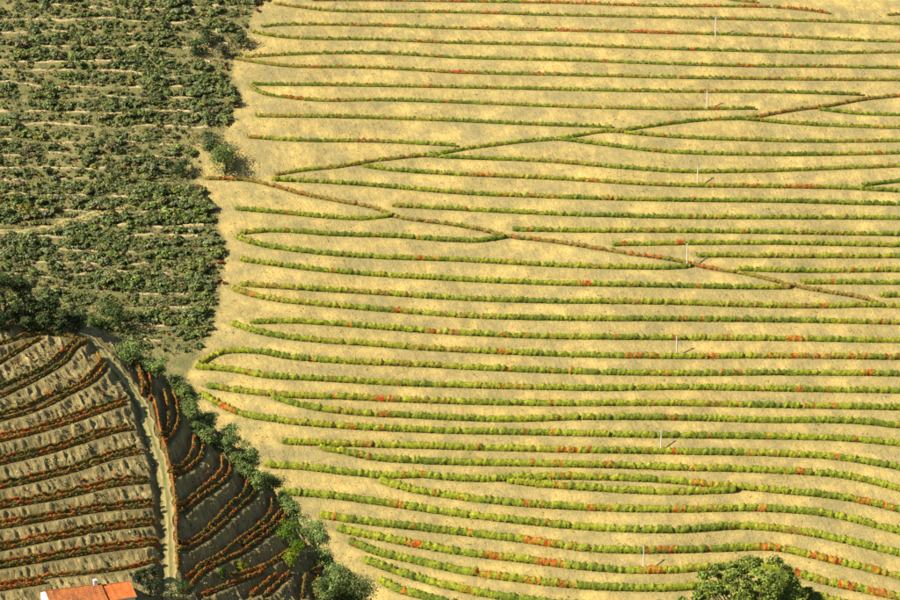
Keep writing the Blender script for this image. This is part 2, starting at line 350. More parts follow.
# ------------------------------------------------------------------ main hillside mesh with terraces
MX0, MX1, MY0, MY1 = -240., 240., 1160., 1520.
DX, DY = 1.1, .55
gx = np.linspace(MX0, MX1, 411); gy = np.linspace(MY0, MY1, 621); DX = gx[1] - gx[0]; DY = gy[1] - gy[0]
X, Y = np.meshgrid(gx, gy, indexing='ij'); Zb = main_hill(X, Y)
best = np.full(X.shape, 99.); sgn = np.zeros(X.shape); wid = np.full(X.shape, 1.5); off = np.zeros(X.shape)
row_xy = {}
def add_bench(px, py, w):
    """px,py world plan points of a row; updates the nearest-row field column by column"""
    o = np.argsort(px); px = px[o]; py = py[o]
    a = max(0, int((px[0] - MX0) / DX)); b = min(len(gx) - 1, int((px[-1] - MX0) / DX) + 1)
    for i in range(a, b + 1):
        yr = np.interp(gx[i], px, py); d = gy - yr; m = np.abs(d) < np.abs(best[i])
        best[i, m] = d[m]; wid[i, m] = w
for k, pts in ROWS:
    q = densify(pts, 2.0); x, y = cast(q[:, 0], q[:, 1], main_hill); row_xy[k] = (x, y)
    vy = np.mean(q[:, 1]); add_bench(x, y, 1.05 + .0017 * vy)
# abandoned terraces on the overgrown side
walls = []
vy = 6.
bnd = np.array(BOUND, float)
k = 0
while vy < 352:
    us = np.arange(-60, 262, 6.); ys = vy + 2.2 * (fbm(us / 55 + 31 * k, us * 0 + k, 3)) * 5 + .012 * (us - 100)
    lim = np.interp(ys, bnd[:, 0], bnd[:, 1]) - 9 - 14 * rng.random()
    m = us < lim; us, ys = us[m], ys[m]
    x, y = cast(us, ys, main_hill); walls.append((us, ys, x, y)); add_bench(x, y, 1.0)
    vy += rng.uniform(11.5, 15.5) * (0.92 + vy / 1600); k += 1
SL = .577
ad = np.abs(best); W = np.where(wid < 1.01, 3.0, 4.3)
prof = np.where(ad < wid, ad, wid * np.clip((W - ad) / (W - wid), 0, 1))
off = -SL * .93 * prof * np.sign(best)
off[ad > 20] = 0
for _ in range(2):      # soften where rows meet
    off[1:-1] = (off[:-2] + 2 * off[1:-1] + off[2:]) / 4
off[:, 1:-1] = (off[:, :-2] + 3 * off[:, 1:-1] + off[:, 2:]) / 5
edge = np.minimum.reduce([X - MX0, MX1 - X, Y - MY0, MY1 - Y]); off *= sstep(0, 6, edge)
bank = sstep(0, 1.2, ad - wid)
Zm = Zb + off + sstep(0, 6, edge) * (bank * (.5 * fbm(X / 3.4 + .12 * Y, Y / 7, 3) + .3 * fbm(X / 1.9, Y / 1.9, 2)) + .12 * fbm(X / 1.3 + 9, Y / 1.1, 2))
PU, PV = project(X, Y, Zb)
zone = sstep(-3, 3, np.interp(PV, bnd[:, 0], bnd[:, 1]) + 9 * fbm(X / 7, Y / 7, 3) - PU)
# bare ochre clearing beside the vineyard edge
zone *= 1 - .75 * np.exp(-((PU - 199) / 13) ** 2 - ((PV - 160) / 22) ** 2) - .6 * np.exp(-((PU - 205) / 18) ** 2 - ((PV - 50) / 9) ** 2)
def grid_faces(nx, ny, keep=None):
    i = np.arange(nx - 1)[:, None] * ny + np.arange(ny - 1)[None, :]
    F = np.stack([i, i + ny, i + ny + 1, i + 1], -1)
    return (F[keep] if keep is not None else F).reshape(-1, 4)
me = mesh_np('terraced_hillside', np.stack([X, Y, Zm], -1), grid_faces(*X.shape), M['soil'], smooth=True, attrs={'zone': np.clip(zone, 0, 1), 'bench': (1 - bank) * (wid > 1.01)})
hill = tag(link('terraced_hillside', me), kind='structure')
def sampler(gx0, gy0, dx, dy, Z):
    def f(x, y):
        x = np.asarray(x, float); y = np.asarray(y, float)
        a = np.clip((x - gx0) / dx, 0, Z.shape[0] - 1.001); b = np.clip((y - gy0) / dy, 0, Z.shape[1] - 1.001)
        i = a.astype(int); j = b.astype(int); a -= i; b -= j
        return (Z[i, j]*(1-a)+Z[i+1, j]*a)*(1-b)+(Z[i, j+1]*(1-a)+Z[i+1, j+1]*a)*b
    return f
ground_main = sampler(MX0, MY0, DX, DY, Zm)

# ------------------------------------------------------------------ near spur mesh with terraces
SX0, SX1, SY0, SY1 = -150., 10., 770., 930.
DS = .36
sx = np.linspace(SX0, SX1, 413); sy = np.linspace(SY0, SY1, 413); DS = sx[1] - sx[0]
XS, YS = np.meshgrid(sx, sy, indexing='ij'); ZSb = spur(XS, YS)
def spur_cast(u, v):
    """first hit of the ray with the spur; a ray that passes over its rim is lowered until it touches"""
    u = np.atleast_1d(np.asarray(u, float)); v = np.array(np.atleast_1d(v), float); ys_ = np.arange(700., 960., .5)
    ox = np.zeros(len(u)); oy = np.zeros(len(u))
    for i in range(len(u)):
        for _ in range(120):
            kx_, kz_ = ray(u[i], v[i]); h = spur(kx_ * ys_, ys_) - (CAMZ + kz_ * ys_); j = np.argmax(h > 0)
            if h[j] > 0: break
            v[i] += .5
        y_ = ys_[j] - .5 * h[j] / (h[j] - h[j - 1]) if j else ys_[0]
        ox[i], oy[i] = kx_ * y_, y_
    return ox, oy
def spur_pts(pts, n=1.0):
    q = densify(pts, n); return spur_cast(q[:, 0], q[:, 1])
cl = []; spur_rows = {}
for side, pairs in (('S', SPAIR), ('T', TPAIR)):
    for i, (a, b) in enumerate(pairs):
        for tagc, p in (('a', a), ('b', b)):
            x, y = spur_pts(p); spur_rows[f'{side}{i}{tagc}'] = (x, y); cl.append(np.stack([x, y, spur(x, y)], 1))
for k, p in TSINGLE:
    x, y = spur_pts(p); spur_rows[k] = (x, y)
    if k != 'Te': cl.append(np.stack([x, y, spur(x, y)], 1))
tr_x, tr_y = spur_pts(TRACK)
cl = np.concatenate(cl); flat = np.stack([XS.ravel(), YS.ravel()], 1)
dist = np.full(len(flat), 99.); zc = np.zeros(len(flat))
vis = np.arange(len(flat))
for c0 in range(0, len(flat), 6000):
    f = flat[c0:c0 + 6000]; d2 = (f[:, 0, None] - cl[None, :, 0]) ** 2 + (f[:, 1, None] - cl[None, :, 1]) ** 2
    j = d2.argmin(1); dist[c0:c0 + 6000] = np.sqrt(d2[np.arange(len(f)), j]); zc[c0:c0 + 6000] = cl[j, 2]
dist = dist.reshape(XS.shape); zc = zc.reshape(XS.shape)
wgt = 1 - sstep(1.75, 2.75, dist); dz = np.clip((zc - ZSb) * wgt, -2.2, 2.2)
for _ in range(2):
    dz[1:-1] = (dz[:-2] + 2 * dz[1:-1] + dz[2:]) / 4; dz[:, 1:-1] = (dz[:, :-2] + 2 * dz[:, 1:-1] + dz[:, 2:]) / 4
tp = np.stack([tr_x, tr_y, spur(tr_x, tr_y)], 1); dt = np.full(XS.shape, 99.); zt = np.zeros(XS.shape)
for p in tp[::2]:
    d = np.hypot(XS - p[0], YS - p[1]); m = d < dt; dt[m] = d[m]; zt[m] = p[2]
wt = 1 - sstep(2.0, 4.2, dt)
bankS = sstep(1.2, 2.1, dist) * sstep(2.2, 3.4, dt)
gully = -.15 + 1.1 * np.abs(fbm((XS * .87 + YS * .5) / .8 + 2.0 * fbm(XS / 6, YS / 6, 2), (XS * .5 - YS * .87) / 5.0, 2))
edge = np.minimum.reduce([XS - SX0, SX1 - XS, YS - SY0, SY1 - YS])
ZS = ZSb + dz; zt = zt - .3 + .12 * np.clip(ZSb - zt, -1.5, 1.5); ZS = ZS * (1 - wt) + zt * wt
ZS = ZS + sstep(0, 6, edge) * (bankS * (2.3 * gully + 1.2 * fbm(XS / 1.1, YS / 1.1, 2) + 1.2 * fbm(XS / 7 + 3, YS / 7, 2)) + .15 * fbm(XS / .9, YS / .9, 2))
# level yard for the farmhouse
hu, hv = 88., 586.
HROT = math.radians(22)
kx, kz = ray(hu, hv)
hy = 800.
for _ in range(60):
    hz = float(spur(np.array(kx * hy), np.array(hy)))
    hy += ((CAMZ + kz * hy) - (hz + 5.0)) * .6
HX, HY, HZ = float(kx * hy), float(hy), float(CAMZ + kz * hy - 5.6)
c, s = math.cos(-HROT), math.sin(-HROT)
lx = (XS - HX) * c - (YS - HY) * s; ly = (XS - HX) * s + (YS - HY) * c
yard = 1 - sstep(0, 3.0, np.maximum(np.abs(lx - 2) - 12.5, np.abs(ly + 2) - 5.2))
ZS = ZS * (1 - yard) + HZ * yard
print('house', HX, HY, HZ)
ground_spur = sampler(SX0, SY0, DS, DS, ZS)
me = mesh_np('vineyard_spur', np.stack([XS, YS, ZS], -1), grid_faces(*XS.shape), M['schist'], smooth=True, attrs={'bench': 1 - bankS})
tag(link('vineyard_spur', me), kind='structure')

# ------------------------------------------------------------------ the rest of the valley
def axis(lo, hi, far0, far1):
    a = np.arange(lo, hi + .1, 10.); l = [lo]; 
    st = 14.
    while l[-1] > far0: l.append(l[-1] - st); st *= 1.25
    r = [hi]; st = 14.
    while r[-1] < far1: r.append(r[-1] + st); st *= 1.25
    return np.r_[l[:0:-1], a, r[1:]]
vx = axis(-400, 400, -4000, 4000); vyy = axis(-60, 1800, -3000, 6000)
VX, VY = np.meshgrid(vx, vyy, indexing='ij'); VZ = big(VX, VY)
cx = (VX[:-1, :-1] + VX[1:, 1:]) / 2; cy = (VY[:-1, :-1] + VY[1:, 1:]) / 2
hole = ((cx > MX0) & (cx < MX1) & (cy > MY0) & (cy < MY1)) | ((cx > SX0) & (cx < SX1) & (cy > SY0) & (cy < SY1))
me = mesh_np('valley_terrain', np.stack([VX, VY, VZ], -1), grid_faces(*VX.shape, keep=~hole), M['valley'], smooth=True)
tag(link('valley_terrain', me), kind='structure')

# ------------------------------------------------------------------ dirt tracks
def ribbon(name, x, y, gf, width, mat, lift, n=13):
    dx = np.gradient(x); dy = np.gradient(y); L = np.hypot(dx, dy); nx_, ny_ = -dy / L, dx / L
    t = np.linspace(-.5, .5, n); wv = width * (1 + 1.1 * fbm(np.arange(len(x)) / 5., np.zeros(len(x)), 3))
    PX = x[:, None] + nx_[:, None] * t * wv[:, None]; PY = y[:, None] + ny_[:, None] * t * wv[:, None]
    PZ = gf(PX, PY) + lift - .10 * np.exp(-((np.abs(t) - .26) / .09) ** 2)[None, :]
    PZ[:, 0] -= .25; PZ[:, -1] -= .25
    ac = np.repeat((np.exp(-(t / .13) ** 2) * .75 + sstep(.30, .46, np.abs(t)) * .8)[None, :], len(x), 0)
    me = mesh_np(name, np.stack([PX, PY, PZ], -1), grid_faces(len(x), n), mat, smooth=True, attrs={'across': ac})
    return tag(link(name, me), kind='structure')
ribbon('dirt_track', tr_x, tr_y, ground_spur, 3.3, M['track'], .22)
q = densify([(-40,234),(0,233),(50,228),(83,218),(112,211),(135,208)], 2.); px_, py_ = cast(q[:, 0], q[:, 1], main_hill)
ribbon('hillside_path', px_, py_, ground_main, 3.2, M['track'], .35)

# ------------------------------------------------------------------ vine rows
REDS = {  # red or orange patches seen in the photo: row -> list of (x0, x1)
 'R0': [(312,345),(372,405),(440,470),(478,492),(520,600),(605,640),(700,722),(740,760)], 'R0b': [(775,829)], 'R2': [(352,366),(386,398),(475,490),(555,590),(632,675)],
 'R3': [(598,606)], 'R4': [(600,606),(740,752)], 'R5': [(450,474),(530,545),(738,745),(770,778),(800,806)], 'R1': [(480,500)], 'R7': [(283,305),(711,720)],
 'R8': [(335,343)], 'R9': [(247,256)], 'R6': [(425,432)], 'D2': [(222,232),(281,288),(300,306),(355,362),(685,712),(640,660)], 'R16': [(500,512),(550,556)], 'R15': [(475,490),(585,596),(750,758),(786,820)], 'R14': [(346,352)],
 'R22': [(414,426)], 'R21': [(676,684)], 'R25': [(582,592)], 'R28': [(392,399)], 'R27': [(783,790)], 'R29': [(433,440),(505,512),(672,676),(790,805)],
 'R30': [(498,506),(630,645),(706,716),(790,802),(820,828),(850,866),(888,898)], 'R31': [(738,745),(865,876)], 'R33': [(375,390)], 'R33b': [(380,388),(667,677)],
 'R34': [(223,236)], 'R35': [(553,577)], 'R36': [(795,806),(608,614)], 'R37': [(565,572),(690,712),(855,870),(880,892)], 'R38': [(526,534),(592,604),(757,768)], 'R39': [(393,402),(545,552)],
 'R40': [(522,556),(573,577),(658,675),(756,770),(812,822),(825,842),(868,880)], 'R41': [(408,420),(485,502),(535,560),(645,662),(790,800),(840,856),(866,890)], 'R42': [(525,534),(560,570),(475,488)], 'R43':[(462,470)],
 'R41b': []}
GREEN = [np.array(c) for c in ((.14, .185, .022), (.205, .255, .024), (.33, .365, .028), (.28, .195, .042))]
RED = [np.array(c) for c in ((.62, .07, .012), (.55, .17, .025), (.42, .06, .02))]
def hedge(x, y, z, width, h, dens, size, green_w, red_fn, rust, cutoff=.45, pal=None):
    pal = pal or GREEN
    """leaf clumps along one row; returns (green, red, stems) arrays"""
    dx = np.gradient(x); dy = np.gradient(y); L = np.hypot(dx, dy); s = np.r_[0, np.cumsum(np.hypot(np.diff(x), np.diff(y)))]
    n = int(s[-1] * dens); t = rng.uniform(0, s[-1], n)
    ix = np.interp(t, s, x); iy = np.interp(t, s, y); tx = np.interp(t, s, dx / L); ty = np.interp(t, s, dy / L)
    vine = np.floor(t / 1.25).astype(int); nv = vine.max() + 2
    vh = rng.uniform(.80, 1.06, nv); vh[rng.random(nv) < .05] = .4; vh[rng.random(nv) < .012] = .12; vt = rng.random(nv); vlat = rng.normal(0, .08, nv)
    fr = (t / 1.25) % 1; shape = .82 + .18 * np.sin(np.pi * fr)
    u = rng.random(n); lat = (vlat[vine] + rng.normal(0, .41, n) * shape) * width
    hh = (cutoff + (h * 1.18 - cutoff) * u ** .6) * vh[vine] * shape
    X_ = ix - ty * lat; Y_ = iy + tx * lat; Z_ = np.interp(t, s, z) + hh
    N = np.stack([-ty * lat / width, tx * lat / width - .25, np.full(n, .55)], 1)
    k = np.clip(.5 + 1.3 * fbm(t / 22 + x[0], t * 0 + y[0], 3) + .45 * (vt[vine] - .5), 0, .999)
    C = np.zeros((n, 3)); order = np.cumsum(green_w) / np.sum(green_w)
    kk = np.searchsorted(order, np.clip(k + rng.normal(0, .10, n), 0, .999)); kk = np.clip(kk, 0, 3)
    C = np.array(pal)[kk]
    bright = np.exp(rng.normal(0, .22, n)) * (.85 + .3 * vt[vine]); C = C * bright[:, None]
    isred = red_fn(ix + rng.normal(0, 1.3, n), iy) & (rng.random(n) < .65)
    isred |= (rng.random(nv) < rust)[vine] & (rng.random(n) < .55)
    rc = np.array(RED)[np.minimum((vt[vine] * 3).astype(int), 2)] * np.exp(rng.normal(0, .25, n))[:, None]
    P = np.stack([X_, Y_, Z_], 1); out = []
    # leafy body: a lumpy tunnel of foliage, one ring every half metre, pinched between vines
    m_ = max(3, int(s[-1] / .55)); tb = np.linspace(0, s[-1], m_); vb_ = np.floor(tb / 1.25).astype(int)
    bx = np.interp(tb, s, x); by = np.interp(tb, s, y); bz = np.interp(tb, s, z); btx = np.interp(tb, s, dx / L); bty = np.interp(tb, s, dy / L)
    prof_l = np.array([-.42, -.5, -.36, -.05, .3, .5, .42]); prof_h = np.array([0., .45, .88, 1.0, .9, .5, 0.])
    pin = (.90 + .10 * np.sin(np.pi * ((tb / 1.25) % 1))) * (.50 + .50 * vh[vb_])
    bl = prof_l[None] * width * .92 * pin[:, None] + rng.normal(0, .07, (m_, 7)); bh = cutoff * (.4 + 2.0 * rng.random(m_) ** 3)[:, None] + prof_h[None] * (h * 1.12 - cutoff) * pin[:, None] + rng.normal(0, .05, (m_, 7))
    BV = np.stack([bx[:, None] - bty[:, None] * bl, by[:, None] + btx[:, None] * bl, bz[:, None] + bh], -1)
    kb = np.clip(.5 + 1.3 * fbm(tb / 22 + x[0], tb * 0 + y[0], 3) + .45 * (vt[vb_] - .5), 0, .999)
    BC = np.array(pal)[np.clip(np.searchsorted(order, np.clip(kb[:, None] + rng.normal(0, .16, (m_, 7)), 0, .999)), 0, 3)]; rb_ = np.where(red_fn(bx + rng.normal(0, 1.6, m_), by), .5, .0)[:, None] + (.85 * (rng.random(nv) < rust * .9))[vb_][:, None] * (rng.random((m_, 7)) < .6)
    BC = np.where((rng.random((m_, 7)) < rb_)[..., None], np.array(RED)[rng.choice(3, (m_, 7))], BC) * np.exp(rng.normal(0, .19, (m_, 7)))[..., None]
    body = (BV.reshape(-1, 3), grid_faces(m_, 7), BC.reshape(-1, 3))
    for m, cc in ((~isred, C), (isred, rc)):
        out.append([leaves(P[m], N[m], size, cc[m])] if m.sum() else [])
    out[0].append(body)
    # stems: thin three-sided posts
    sv = np.arange(.6, s[-1], 1.25); bx = np.interp(sv, s, x); by = np.interp(sv, s, y); bz = np.interp(sv, s, z)
    r = .05; V = []
    for a in range(3):
        an = a * 2.094
        V.append(np.stack([bx + r * math.cos(an), by + r * math.sin(an), bz - .1], 1)); V.append(np.stack([bx + r * math.cos(an), by + r * math.sin(an), bz + .9], 1))
    V = np.stack(V, 1).reshape(-1, 3); b0 = np.arange(len(sv))[:, None] * 6
    F = np.concatenate([b0 + np.array([[0, 2, 3, 1]]), b0 + np.array([[2, 4, 5, 3]]), b0 + np.array([[4, 0, 1, 5]])])
    return out[0], out[1], (V, F)
def build_row(parts, label, group, loc):
    root = empty('vine_row', loc); o = np.array(loc)
    tag(root, label, 'vine row', group)
    def cat(lst):
        V = []; F = []; C = []; b = 0
        for e in lst:
            V.append(e[0] - o); F.append(e[1] + b); b += len(e[0])
            if len(e) > 2: C.append(e[2])
        return np.concatenate(V), np.concatenate(F), (np.concatenate(C) if C else None)
    g = [e for p in parts for e in p[0]]; r = [e for p in parts for e in p[1]]
    if g: V, F, C = cat(g); tag(link('green_foliage', mesh_np('green_foliage', V, F, M['leaf'], C), root), kind='stuff')
    if r: V, F, C = cat(r); tag(link('red_foliage', mesh_np('red_foliage', V, F, M['leaf'], C), root), kind='stuff')
    V, F, _ = cat([p[2] for p in parts]); tag(link('vine_stems', mesh_np('vine_stems', V, F, M['bark']), root), kind='stuff')
    return root
def resample(x, y, step=.8):
    s = np.r_[0, np.cumsum(np.hypot(np.diff(x), np.diff(y)))]; t = np.linspace(0, s[-1], max(4, int(s[-1] / step)))
    return np.interp(t, s, x), np.interp(t, s, y)

right = sorted([(p[-1][1], k) for k, p in ROWS if p[-1][0] >= 950])
rank = {k: i + 1 for i, (v, k) in enumerate(right)}
SPECIAL = {
 'R0': 'red-flecked vine row skimming the top edge of the vineyard hillside',
 'R0b': 'short reddish vine row end slanting down near the top right corner',
 'Rx': 'tiny stub of vine row cut by the top edge near the upper right',
 'R6': 'vine row through the top of the second pole, ending short of the upper diagonal',
 'R7': 'vine row below the second pole, ending at the upper diagonal track',
 'R8': 'vine row fading out mid-hill just above the upper diagonal track, reaching left vineyard edge',
 'R9': 'left vine row ending mid-left where the upper diagonal row starts to climb',
 'D2': 'long diagonal vine row descending from the dark olive tree to the lower right',
 'R18': 'short vine row on the left ending against the long descending diagonal row',
 'R20': 'second short left vine row ending against the long descending diagonal row',
 'R22': 'vine row from the left edge ending at the foot of the fourth pole',
 'R25': 'vine row from the left ending near the low right end of the long diagonal',
 'R37b': 'short vine row in the lower middle joined to its neighbours at both ends',
 'R42': 'third vine row from the bottom edge, running behind the near tree crown',
 'R43': 'second vine row from the bottom edge beside the big olive at the spur foot',
 'R44': 'short vine row curving down past the big olive into the bottom edge',
}
for k, pts in ROWS:
    x, y = row_xy[k]; x, y = resample(x, y); my = np.mean([p[1] for p in pts])
    th = np.interp(my, [0, 120, 250, 400, 560], [.15, .5, 1.1, 1.7, 2.3])      # spread of the double row
    if k.startswith('D'): th = .9
    reds = REDS.get(k, [])
    def redf(ix, iy, reds=reds):
        u, _ = project(ix, iy, main_hill(ix, iy)); m = np.zeros(len(ix), bool)
        for a, b in reds: m |= (u > a) & (u < b)
        return m
    gw = [1.1, 1.2, .25 + my / 260, 1.25 - .95 * my / 600] if not k.startswith('D') else [.5, .4, .1, 2.2]; parts = []
    wd = np.interp(my, [0, 120, 250, 400, 560], [1.1, 1.4, 2.2, 3.0, 3.6]); hh_ = np.interp(my, [0, 250, 560], [1.3, 1.95, 2.6])
    if k.startswith('D'): wd = 1.6; hh_ = 1.6
    z = ground_main(x, y) - .05
    parts.append(hedge(x, y, z, wd, hh_, 9 + 4.5 * wd, .34, gw, redf, .035 + (.05 if my < 120 else 0)))
    i = len(x) // 2
    lab = SPECIAL.get(k) or f'green vine row, {ordinal(rank[k])} from the top where rows meet the right photo edge'
    build_row(parts, lab, 'vine rows on the sunlit hillside', (float(x[i]), float(y[i]), float(ground_main(x[i], y[i]))))

SG = [1, 1, 1, 1.2]
SPAL = [np.array(c) for c in ((.10, .105, .024), (.16, .145, .032), (.23, .18, .036), (.32, .17, .035))]
def spur_row(k, label, group, rust):
    x, y = spur_rows[k]; x, y = resample(x, y, .6); z = ground_spur(x, y) - .02
    p = hedge(x, y, z, .7, 1.15, 26, .30, SG, lambda a, b: np.zeros(len(a), bool), rust * .9, .3, SPAL)
    i = len(x) // 2
    build_row([p], label, group, (float(x[i]), float(y[i]), float(z[i])))
for i in range(len(SPAIR)):
    for ab, w in (('a', 'upper'), ('b', 'lower')):
        spur_row(f'S{i}{ab}', f'{w} vine row of the {ordinal(i + 1)} terrace from the top, left of dirt track', 'vine rows left of the dirt track', .22 + .03 * i)
for i in range(len(TPAIR)):
    for ab, w in (('a', 'inner'), ('b', 'outer')):
        spur_row(f'T{i}{ab}', f'{w} autumn vine row of the {ordinal(i + 1)} terrace from the top, right of dirt track', 'vine rows right of the dirt track', .5)
spur_row('Tm', 'short middle vine row between the two rows of the sixth terrace right of track', 'vine rows right of the dirt track', .5)
spur_row('Te', 'orange vine row hugging the right edge of the dirt track', 'vine rows right of the dirt track', .6)
spur_row('Tc', 'short curved vine row beside the big olive at the spur foot', 'vine rows right of the dirt track', .5)

# ------------------------------------------------------------------ dry stone walls on the overgrown side
for i, (us, ys, x, y) in enumerate(walls):
    if len(x) < 4: continue
    x, y = resample(x, y, .7); n = len(x); y = y - 1.0
    zt_ = ground_main(x, y + .6); hgt = .9 + 1.6 * fbm(x / 4, x * 0 + i * 7.7, 3); hgt = np.maximum(hgt, .1) * sstep(-.22, .0, fbm(x / 9 + i * 3.3, x * 0 + 5 * i, 3))
    jy = .25 * fbm(x / 1.2, x * 0 + i, 2)
    zb_ = zt_ - 1.5; V = np.stack([np.stack([x, y - .35 + jy, zb_], 1), np.stack([x, y - .2 + jy, zt_ - .6 + hgt], 1), np.stack([x, y + .35 + jy, zt_ - .6 + hgt + .05 * rng.normal(0, 1, n)], 1), np.stack([x, y + .45, zb_], 1)], 1)
    V[:, 1:3, 2] += rng.normal(0, .07, (n, 2)); mid = V[n // 2, 0].copy()
    me = mesh_np('dry_stone_wall', V - mid, grid_faces(n, 4), M['stone'])
    tag(link('dry_stone_wall', me, loc=mid), f'low dry stone terrace wall, {ordinal(i + 1)} from the top on the overgrown hillside', 'stone wall', 'dry stone walls on the overgrown hillside')

# ------------------------------------------------------------------ utility poles
def lathe(r0, r1, z0, z1, n=8, cx=0, cy=0):
    a = np.arange(n) * 2 * math.pi / n
    V = np.concatenate([np.stack([cx + r0 * np.cos(a), cy + r0 * np.sin(a), np.full(n, z0)], 1), np.stack([cx + r1 * np.cos(a), cy + r1 * np.sin(a), np.full(n, z1)], 1)])
    return V, [(i, (i + 1) % n, n + (i + 1) % n, n + i) for i in range(n)] + [tuple(range(n, 2 * n))]
def raw(name, V, F, mat):
    me = bpy.data.meshes.new(name); me.from_pydata([tuple(map(float, v)) for v in V], [], F); me.materials.append(mat); me.update(); return me
def box(x0, x1, y0, y1, z0, z1):
    V = [(x0,y0,z0),(x1,y0,z0),(x1,y1,z0),(x0,y1,z0),(x0,y0,z1),(x1,y0,z1),(x1,y1,z1),(x0,y1,z1)]
    return V, [(0,3,2,1),(4,5,6,7),(0,1,5,4),(1,2,6,5),(2,3,7,6),(3,0,4,7)]
def join(*vf):
    V = []; F = []
    for v, f in vf: b = len(V); V += [tuple(map(float, q)) for q in v]; F += [tuple(int(i) + b for i in p) for p in f]
    return V, F
POLES = [(715.5,36,17),(707,108,91),(697.5,185,166),(687,267.5,243.5),(676.5,355,336),(661,449,431),(643.5,570.5,546)]
for i, (u, vb, vt) in enumerate(POLES):
    x, y = cast(float(u), float(vb), main_hill); z = float(ground_main(x, y)); kz2 = float(ray(u, vt)[1]); H = CAMZ + kz2 * float(y) - z
    r = empty('utility_pole', (float(x), float(y), z - .2))
    tag(r, f'pale concrete pole, {ordinal(i + 1)} from the top of the line down the vineyard', 'pole', 'poles in a line down the vineyard')
    H += .2
    link('shaft', raw('shaft', *lathe(.26, .19, -.3, H, 8), M['concrete']), r)
    link('crossarm', raw('crossarm', *join(box(-.75, .75, .18, .30, H - .55, H - .42), box(-.06, .06, .15, .3, H - .9, H - .42)), M['steel']), r)
    for dx_ in (-.62, 0, .62):
        link('insulator', raw('insulator', *join(lathe(.05, .08, H - .42, H - .22, 6, dx_, .24), lathe(.08, .04, H - .22, H - .14, 6, dx_, .24)), M['whitewash']), r)

# ------------------------------------------------------------------ trees and shrubs
def crown_points(lumps, n, r=rng):
    """points spread through a set of ellipsoid lumps, denser near the skin; returns positions and outward directions"""
    vol = np.array([a[3] ** 2 for a in lumps]); idx = r.choice(len(lumps), n, p=vol / vol.sum()); Lp = np.array(lumps)[idx]
    d = r.normal(0, 1, (n, 3)); d[:, 2] = np.abs(d[:, 2]) * .9 - .25 * r.random(n); d /= np.linalg.norm(d, axis=1)[:, None]
    rad = Lp[:, 3] * (r.random(n) ** .35) * (1 + .18 * r.normal(0, 1, n))
    P = Lp[:, :3] + d * rad[:, None] * np.stack([np.ones(n), np.ones(n), np.full(n, .85)], 1)
    return P, d, idx
PAL = {'dark green': (.15, .19, .07), 'olive green': (.215, .235, .08), 'bright green': (.19, .25, .065), 'grey brown': (.24, .20, .105), 'yellowish': (.29, .26, .055), 'rusty red': (.34, .14, .045), 'grey green': (.21, .245, .115)}
def shrub_mesh(name, colour, seed, nleaf=300, ls=.22):
    r = np.random.default_rng(seed); lumps = []
    for _ in range(7):
        a = r.uniform(0, 6.28); q = r.uniform(.1, .75); rr = r.uniform(.28, .52); lumps.append((q * math.cos(a), q * math.sin(a), rr * r.uniform(.5, 1.3) + .12, rr))
    P, d, idx = crown_points(lumps, nleaf, r); P[:, 2] = np.maximum(P[:, 2], -.05)
    lc = r.normal(0, .22, len(lumps)); C = np.array(colour)[None] * np.exp(lc[idx] * .7 + r.normal(0, .15, nleaf))[:, None]
    C *= np.exp(r.normal(0, .08, (nleaf, 3))); d[:, 2] += .3
    V, F, C = leaves(P, d, ls, C, .38, r)
    return V, F, C
protos = {}
for ci, (cn, cc) in enumerate(PAL.items()):
    for s_ in range(4):
        V, F, C = shrub_mesh(cn, cc, 100 * ci + s_); V2, F2, C2 = shrub_mesh(cn, cc, 100 * ci + s_, 80, .37); protos[(cn, s_)] = (V2, F2, C2, mesh_np('shrub', V, F, M['bush'], C))
cand = []
tries = 0
R2 = np.random.default_rng(21)
occ = {}
while len(cand) < 5700 and tries < 90000:
    tries += 1
    u = R2.uniform(-12, 262); v = R2.uniform(-6, 352)
    xb = np.interp(v, bnd[:, 0], bnd[:, 1])
    if u > xb - 3: continue
    dens = .75 + .6 * math.exp(-((u - 175) / 60) ** 2 - ((v - 110) / 60) ** 2) + 1.1 * math.exp(-((u - 175) / 50) ** 2 - ((v - 250) / 70) ** 2) + .35 * math.exp(-((v - 10) / 25) ** 2)
    dens += 1.5 * float(fbm(np.array(u / 26.), np.array(v / 16.), 3))
    if 185 < u < 250 and 28 < v < 62 : dens *= .12
    if 158 < u < 222 and 132 < v < 186: dens *= .18 if u > 178 else .5
    if v > 335 and u > 130: dens *= .6
    if abs(v - np.interp(u, [0, 50, 83, 112], [233, 228, 218, 211])) < 4 and u < 125: continue
    dv = min((v - np.interp(u, w[0], w[1]) for w in walls if len(w[0]) > 3 and v - np.interp(u, w[0], w[1]) > -1), default=99)
    if dv < 5.0 and R2.random() < .84: continue
    if R2.random() > dens: continue
    cand.append((u, v))
cand = np.array(cand); cxw, cyw = cast(cand[:, 0], cand[:, 1], main_hill)
szs = np.clip(np.exp(R2.normal(.40, .40, len(cand))), .6, 3.0)
szs = szs * np.clip(1 + 1.5 * fbm(cand[:, 0] / 22, cand[:, 1] / 15, 2), .6, 1.6)
names = list(PAL)
def colour_for(u, v, sz):
    xb = np.interp(v, bnd[:, 0], bnd[:, 1]); e = xb - u
    w = dict(zip(names, [1.8, 2.4, .9, 1.2, .16, .07, 1.3]))
    if e < 16: w['rusty red'] += 1.5; w['grey brown'] += .6
    if 120 < u < 225 and 190 < v < 335: w['bright green'] += 2.0; w['olive green'] += 1
    if u < 130 and v < 200: w['grey brown'] += .6; w['grey green'] += .6
    if sz > 1.9: w['dark green'] += 2; w['grey brown'] *= .3; w['rusty red'] *= .2
    p = np.array([w[k] for k in names]); return names[R2.choice(len(names), p=p / p.sum())]
order = np.argsort(-szs); SV = []; SF = []; SC = []; base = 0
